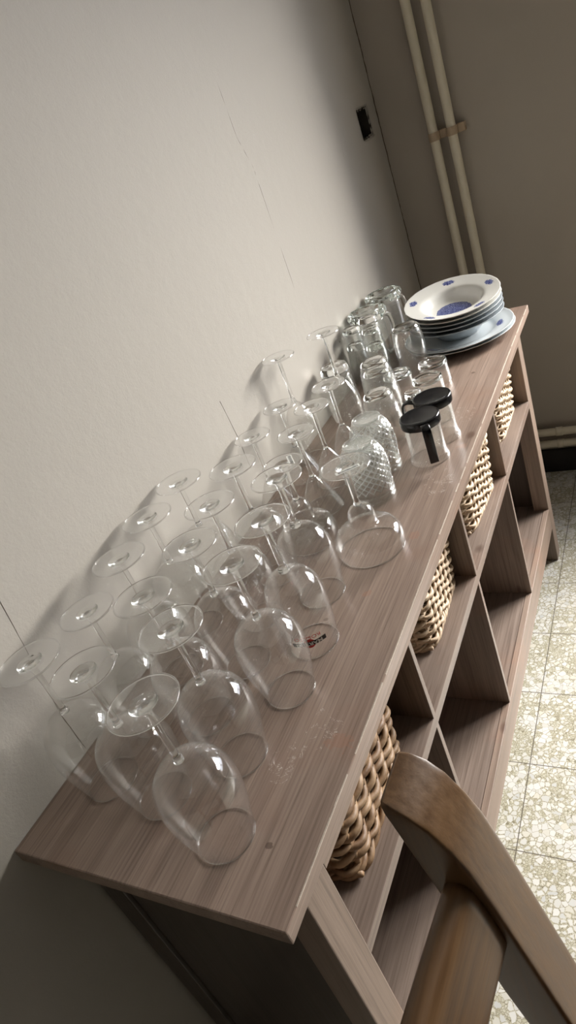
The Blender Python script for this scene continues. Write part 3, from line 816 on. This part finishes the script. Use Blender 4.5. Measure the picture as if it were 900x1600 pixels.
# ------------------------------------------------------------------ heavy beer mugs, upside down
def make_beer(label):
    root = empty('beer_mug'); tag(root, label, 'beer mug', 'heavy handled beer mugs standing upside down')
    def petal(r, z, a):
        return r*(1 + 0.035*math.cos(10*a)) if z > 0.132 else r
    wallp = [(0.0392, 0), (0.0395, 0.02), (0.0398, 0.07), (0.0395, 0.11), (0.0400, 0.130)]
    o = catmull(wallp, 4); inn = [(r-0.0028, z) for r, z in o]
    link('wall', lathe(list(reversed(inn)) + o, 60), g_wall, root, True)
    bp = [(0, 0.1290), (0.036, 0.1290), (0.0400, 0.1305), (0.0450, 0.1370), (0.0470, 0.1440), (0.0455, 0.1510), (0.0420, 0.1540), (0.0370, 0.1510), (0.0300, 0.1475), (0, 0.1455)]
    link('heavy_base', lathe([bp[0]] + catmull(bp[1:-1], 3) + [bp[-1]], 80, petal), g_heavy, root, True)
    P = catmull([(0.038, 0, 0.122), (0.052, 0, 0.124), (0.066, 0, 0.112), (0.070, 0, 0.085), (0.066, 0, 0.055), (0.054, 0, 0.036), (0.038, 0, 0.030)], 6)
    link('handle', tube(bmesh.new(), P, 0.0062, 12, squash=(1.0, 1.25)), g_solid, root, True)
    return root
j = make_beer('x')
place(j, (1.322, -.056, H), math.radians(-28), 'heavy glass beer mug upside down, the nearer of the two by the wall')
place(j, (1.447, -.060, H), math.radians(-22), 'heavy glass beer mug upside down, the farther of the two by the wall corner')

# ------------------------------------------------------------------ plates
def china(name, sprigs, centre, R, white=(0.74, 0.73, 0.69)):
    m, nt, out = new_mat(name); g = NT(nt)
    tc = g.coords(); sx = g.n('ShaderNodeSeparateXYZ'); g.link(tc, sx.inputs[0])
    X, Y, Z = sx.outputs
    col = c4(white)
    up_ = g.n('ShaderNodeNewGeometry')
    tot = None
    n1 = g.noise(tc, 330, 4, 0.7, 0.6); n2 = g.noise(tc, 150, 3, 0.6)
    for (a, rad, lx, ly) in sprigs:
        cx_, cy_ = rad*math.cos(a), rad*math.sin(a)
        dx = g.math('SUBTRACT', X, cx_); dy = g.math('SUBTRACT', Y, cy_)
        # tangential / radial axes
        tt = g.math('ADD', g.math('MULTIPLY', dx, -math.sin(a)), g.math('MULTIPLY', dy, math.cos(a)))
        rr = g.math('ADD', g.math('MULTIPLY', dx, math.cos(a)), g.math('MULTIPLY', dy, math.sin(a)))
        tt = g.math('ADD', tt, g.math('MULTIPLY', g.math('SUBTRACT', n2, 0.5), 0.012)); rr = g.math('ADD', rr, g.math('MULTIPLY', g.math('SUBTRACT', g.noise(tc, 210, 2), 0.5), 0.012))
        d = g.math('ADD', g.math('POWER', g.math('ABSOLUTE', g.math('DIVIDE', tt, lx)), 2.0), g.math('POWER', g.math('ABSOLUTE', g.math('DIVIDE', rr, ly)), 2.0))
        f = g.math('GREATER_THAN', g.math('SUBTRACT', g.math('ADD', n1, 0.42), g.math('MULTIPLY', d, 0.36)), 0.57)
        f = g.math('MULTIPLY', f, g.math('LESS_THAN', d, 1.35))
        tot = f if tot is None else g.math('MAXIMUM', tot, f)
    if centre:
        d = g.math('SQRT', g.math('ADD', g.math('MULTIPLY', X, X), g.math('MULTIPLY', Y, Y)))
        d = g.math('ADD', d, g.math('MULTIPLY', g.math('SUBTRACT', n2, 0.5), 0.006))
        cen = g.math('LESS_THAN', d, centre)
        cen = g.math('MULTIPLY', cen, g.math('GREATER_THAN', g.math('ADD', n1, 0.15), 0.50))
        cen = g.math('MAXIMUM', cen, g.math('MULTIPLY', g.math('LESS_THAN', d, centre), 0.55))
        tot = cen if tot is None else g.math('MAXIMUM', tot, cen)
    upw = g.math('GREATER_THAN', Z, 0.0) if False else None
    tint = g.mix(g.ramp(n1, [(0.42, (0, 0, 0)), (0.62, (1, 1, 1))]), c4((0.022, 0.028, 0.15)), c4((0.26, 0.30, 0.52)))
    if tot is not None: col = g.mix(tot, col, tint)
    b = g.n('ShaderNodeBsdfPrincipled'); g.val(b.inputs['Base Color'], col)
    b.inputs['Roughness'].default_value = 0.16; b.inputs['Coat Weight'].default_value = 0.3; b.inputs['Coat Roughness'].default_value = 0.08
    g.link(b.outputs[0], out.inputs[0]); return m
SPR = [(math.radians(16+72*k), 0.098, 0.0155, 0.0085) for k in range(5)]
m_soup = china('white_china_blue_sprigs', SPR, 0.043, 0.1165)
m_plain_china = china('pale_blue_white_china', [], 0, 0, (0.40, 0.44, 0.47))
m_flat = china('white_china_blue_leaf', [(math.radians(-85+120*k), 0.100, 0.020, 0.0085) for k in range(3)], 0, 0, (0.62, 0.66, 0.68))
def flute(R0):
    def f(r, z, a): return r*(1+0.0025*math.cos(24*a)*max(0, (r-R0*0.8)/(R0*0.2)))
    return f
def soup_plate():
    R = 0.1165
    topf = [(0, 0.0065), (0.030, 0.0065), (0.050, 0.0078), (0.062, 0.0145), (0.070, 0.0270), (0.077, 0.0335), (0.090, 0.0370), (0.105, 0.0405), (R-0.0012, 0.0432), (R, 0.0428)]
    bot = [(R-0.0006, 0.0412), (0.104, 0.0368), (0.088, 0.0325), (0.076, 0.0290), (0.067, 0.0205), (0.058, 0.0085), (0.052, 0.0035), (0.0500, 0.0003), (0.0470, 0.0003), (0.0455, 0.0028), (0.02, 0.0030), (0, 0.0030)]
    return lathe([topf[0]] + catmull(topf[1:], 3) + catmull(bot[:-1], 3) + [bot[-1]], 96, flute(R))
def flat_plate():
    R = 0.1335
    topf = [(0, 0.0060), (0.060, 0.0062), (0.080, 0.0075), (0.092, 0.0120), (0.104, 0.0150), (0.122, 0.0180), (R-0.0012, 0.0208), (R, 0.0203)]
    bot = [(R-0.0006, 0.0188), (0.120, 0.0152), (0.102, 0.0118), (0.090, 0.0085), (0.080, 0.0035), (0.0765, 0.0003), (0.0730, 0.0003), (0.0705, 0.0026), (0.03, 0.0030), (0, 0.0030)]
    return lathe([topf[0]] + catmull(topf[1:], 3) + catmull(bot[:-1], 3) + [bot[-1]], 96, flute(R))
fp1 = link('dinner_plate', flat_plate(), m_flat, None, True); fp1.location = (1.418, -.238, H)
tag(fp1, 'large flat pale plate at the very bottom of the plate stack', 'plate', 'plates stacked at the far end')
fp2 = fp1.copy(); COL.objects.link(fp2); fp2.location = (1.415, -.236, H+0.0095); fp2.rotation_euler = (0.004, -0.012, 0)
tag(fp2, 'large flat plate with a blue leaf, second from the bottom of the plate stack', 'plate', 'plates stacked at the far end')
sp0 = soup_plate(); ordinal = ['lowest', 'second lowest', 'middle', 'second from top', 'topmost']
zz = [0.0165, 0.0290, 0.0410, 0.0525, 0.0640]
first = None
for i in range(5):
    if first is None:
        o = link('soup_plate', sp0, m_plain_china, None, True); first = o
    else:
        o = first.copy(); COL.objects.link(o)
        if i >= 3:
            o.data = first.data.copy(); o.data.materials.clear(); o.data.materials.append(m_soup)
    f = (i+0.6)/4.6
    tilt = math.radians(7.0)*f
    o.rotation_mode = 'AXIS_ANGLE'
    ax = Vector((0, 0, 1)).cross(Vector((-0.1243, -0.0531, 1)).normalized()).normalized()
    ang = tilt
    q = Matrix.Rotation(ang, 4, ax)
    if i < 4: q = q @ Matrix.Rotation(0.5*(i+1), 4, 'Z')
    o.matrix_world = Matrix.Translation((1.425+0.010*f, -.2345+0.003*f, H+zz[i]+0.0025*f)) @ q
    o.rotation_mode = 'QUATERNION'
    o.rotation_quaternion = q.to_quaternion(); o.location = (1.425+0.010*f, -.2345+0.003*f, H+zz[i]+0.0025*f)
    if i < 3: lab = 'plain blue grey soup plate in the tilted stack, %s of the five deep plates' % ordinal[i]
    elif i == 4: lab = 'white soup plate with blue flower centre and sprigs, topmost of the plate stack'
    else: lab = 'white soup plate in the tilted stack, %s of the five deep plates' % ordinal[i]
    tag(o, lab, 'plate', 'plates stacked at the far end')

# ------------------------------------------------------------------ printed logo on the glass
def text_on_glass(body, size, zc, a_c, mat, name, rad, stretch=1.0, bold=0.0):
    cu = bpy.data.curves.new('txt', 'FONT'); cu.body = body; cu.size = size; cu.align_x = 'CENTER'; cu.align_y = 'CENTER'
    cu.resolution_u = 3; cu.offset = bold
    to = bpy.data.objects.new('txt', cu); COL.objects.link(to)
    bpy.context.view_layer.update()
    me = to.evaluated_get(bpy.context.evaluated_depsgraph_get()).to_mesh()
    bm = bmesh.new(); bm.from_mesh(me)
    for v in bm.verts:
        x, y = v.co.x*stretch, v.co.y
        # glass is upside down: turn the writing by half a turn
        x, y = -x, -y
        a = a_c + x/rad
        z = zc + y
        rr = rad_at(z) + 0.0003
        v.co = Vector((rr*math.cos(a), rr*math.sin(a), z))
    bpy.data.objects.remove(to); bpy.data.curves.remove(cu)
    return link(name, bm, mat, logo_bowl)
def rad_at(z):
    P = [(0.0350, 0.0004)] + bellyB
    for (r0, z0), (r1, z1) in zip(P, P[1:]):
        if z0 <= z <= z1: return r0 + (r1-r0)*(z-z0)/(z1-z0)
    return P[0][0]
logo_bowl = [c for c in logo_glass.children if c.name.startswith('bowl')][0]
AC = math.radians(180+27); RC = 0.0375
def patch(name, x0, x1, z0, z1, mat, lift, slant=0.0):
    bm = bmesh.new(); n = 24; A_ = []; B_ = []
    for i in range(n+1):
        x = x0+(x1-x0)*i/n
        for arr, z in ((A_, z0), (B_, z1)):
            zz_ = z; rr = rad_at(zz_)+lift; xx = x + (slant if z == z1 else 0); a = AC - xx/RC
            arr.append(bm.verts.new((rr*math.cos(a), rr*math.sin(a), zz_)))
    for i in range(n): bm.faces.new((A_[i], A_[i+1], B_[i+1], B_[i]))
    return link(name, bm, mat, logo_bowl)
def disc_patch(name, zc, rad, mat, lift):
    bm = bmesh.new(); c = None; ring = []
    def P(x, z):
        rr = rad_at(z)+lift; a = AC - x/RC; return bm.verts.new((rr*math.cos(a), rr*math.sin(a), z))
    c = P(0, zc)
    rings = [[P(rad*f*math.cos(2*PI*k/32), zc+rad*f*math.sin(2*PI*k/32)) for k in range(32)] for f in (0.5, 1)]
    for k in range(32):
        bm.faces.new((c, rings[0][k], rings[0][(k+1) % 32]))
        bm.faces.new((rings[0][k], rings[1][k], rings[1][(k+1) % 32], rings[0][(k+1) % 32]))
    return link(name, bm, mat, logo_bowl)
disc_patch('red_ball', 0.0290, 0.0078, m_red_print, 0.00025)
patch('black_band', -0.0235, 0.0235, 0.0255, 0.0325, m_black_print, 0.0005)
def tx(body, size, zc, mat, name, stretch, bold, lift):
    o = text_on_glass(body, size, zc, AC, mat, name, RC, stretch, bold)
    for v in o.data.vertices:
        r = math.hypot(v.co.x, v.co.y); k = (r+lift)/r; v.co.x *= k; v.co.y *= k
    return o
tx('MARTINI', 0.0080, 0.0290, m_white_print, 'white_lettering', 1.15, 0.0002, 0.0006)
tx('ROSATO', 0.0078, 0.0395, m_red_print, 'red_lettering', 1.15, 0.0, 0.0002)

# ------------------------------------------------------------------ chair in the foreground
ch = empty('dining_chair', (-0.165, -0.55, 0))
tag(ch, 'dark varnished wooden chair whose back post and top rail rise in front of the sideboard', 'chair')
def post(x):
    """raked back post: section swept from the top down to the floor"""
    bm = bmesh.new()
    # (y, z, half width x, half depth y)
    prof = [(-.5225, -.5205, .9200, .0195), (-.5300, -.5208, .9185, .0222), (-.5400, -.5222, .9120, .0238), (-.5510, -.5245, .9000, .0240), (-.5615, -.5280, .8800, .0240), (-.5690, -.5320, .8600, .0240), (-.5780, -.5395, .8200, .0240),
            (-.6020, -.5600, .6950, .0240), (-.6200, -.5800, .60, .0235), (-.6350, -.5950, .50, .023), (-.6390, -.6010, .43, .023), (-.6330, -.5970, .33, .022), (-.612, -.578, .15, .020), (-.591, -.559, 0, .018)]
    P = [((f_+b_)/2, z_, x_, (b_-f_)/2) for f_, b_, z_, x_ in prof]
    prev = None; K = 48
    for (y, z, hx_, hy_) in P:
        ring = []
        for k in range(K):
            a = 2*PI*k/K; c_, s_ = math.cos(a), math.sin(a); e = 0.14
            ring.append(bm.verts.new((x + hx_*math.copysign(abs(c_)**e, c_), y + hy_*math.copysign(abs(s_)**e, s_), z)))
        if prev:
            for k in range(K): bm.faces.new((prev[k], prev[(k+1) % K], ring[(k+1) % K], ring[k]))
        else: bm.faces.new(ring)
        prev = ring
    bm.faces.new(list(reversed(prev)))
    o = link('back_post', bm, chair_wood, None, True); return o
def hang(o):
    o.parent = ch; o.matrix_parent_inverse = Matrix.Translation((0.165, 0.55, 0)); return o
XP = 0.038; XQ = -0.368
hang(post(XP)); hang(post(XQ))
def rail(zc, yc, hh_, tt_, bow, name='top_rail'):
    bm = bmesh.new(); prev = None; K = 24; N = 24
    for i in range(N+1):
        f = i/N; x = XP-0.020 + (XQ+0.020-(XP-0.020))*f
        yb = yc + bow*math.sin(PI*f)
        ring = []
        for k in range(K):
            a = 2*PI*k/K; c_, s_ = math.cos(a), math.sin(a); e = 0.62
            dy = tt_*math.copysign(abs(c_)**e, c_); dz = hh_*math.copysign(abs(s_)**e, s_)
            ring.append(bm.verts.new((x, yb + dy + dz*0.186, zc + dz - dy*0.186)))
        if prev:
            for k in range(K): bm.faces.new((prev[k], prev[(k+1) % K], ring[(k+1) % K], ring[k]))
        else: bm.faces.new(ring)
        prev = ring
    bm.faces.new(list(reversed(prev)))
    return hang(link(name, bm, chair_wood_x, None, True))
rail(0.805, -0.5620, 0.040, 0.0125, 0.010)
rail(0.515, -0.612, 0.022, 0.0110, 0.0, 'lower_rail')
for xx in (XP, XQ):
    bm = bmesh.new(); box(bm, xx-0.020, xx+0.020, -1.02, -0.98, 0, 0.43, bev=0.004); hang(link('front_leg', bm, chair_wood))
bm = bmesh.new(); box(bm, XQ-0.03, XP+0.03, -1.035, -0.595, 0.43, 0.455, bev=0.008); hang(link('seat', bm, chair_wood_x))
bm = bmesh.new()
box(bm, XQ+0.015, XP-0.015, -1.012, -0.99, 0.37, 0.43); box(bm, XQ-0.01, XQ+0.01, -0.985, -0.62, 0.37, 0.43); box(bm, XP-0.01, XP+0.01, -0.985, -0.62, 0.37, 0.43)
hang(link('seat_apron', bm, chair_wood_x))
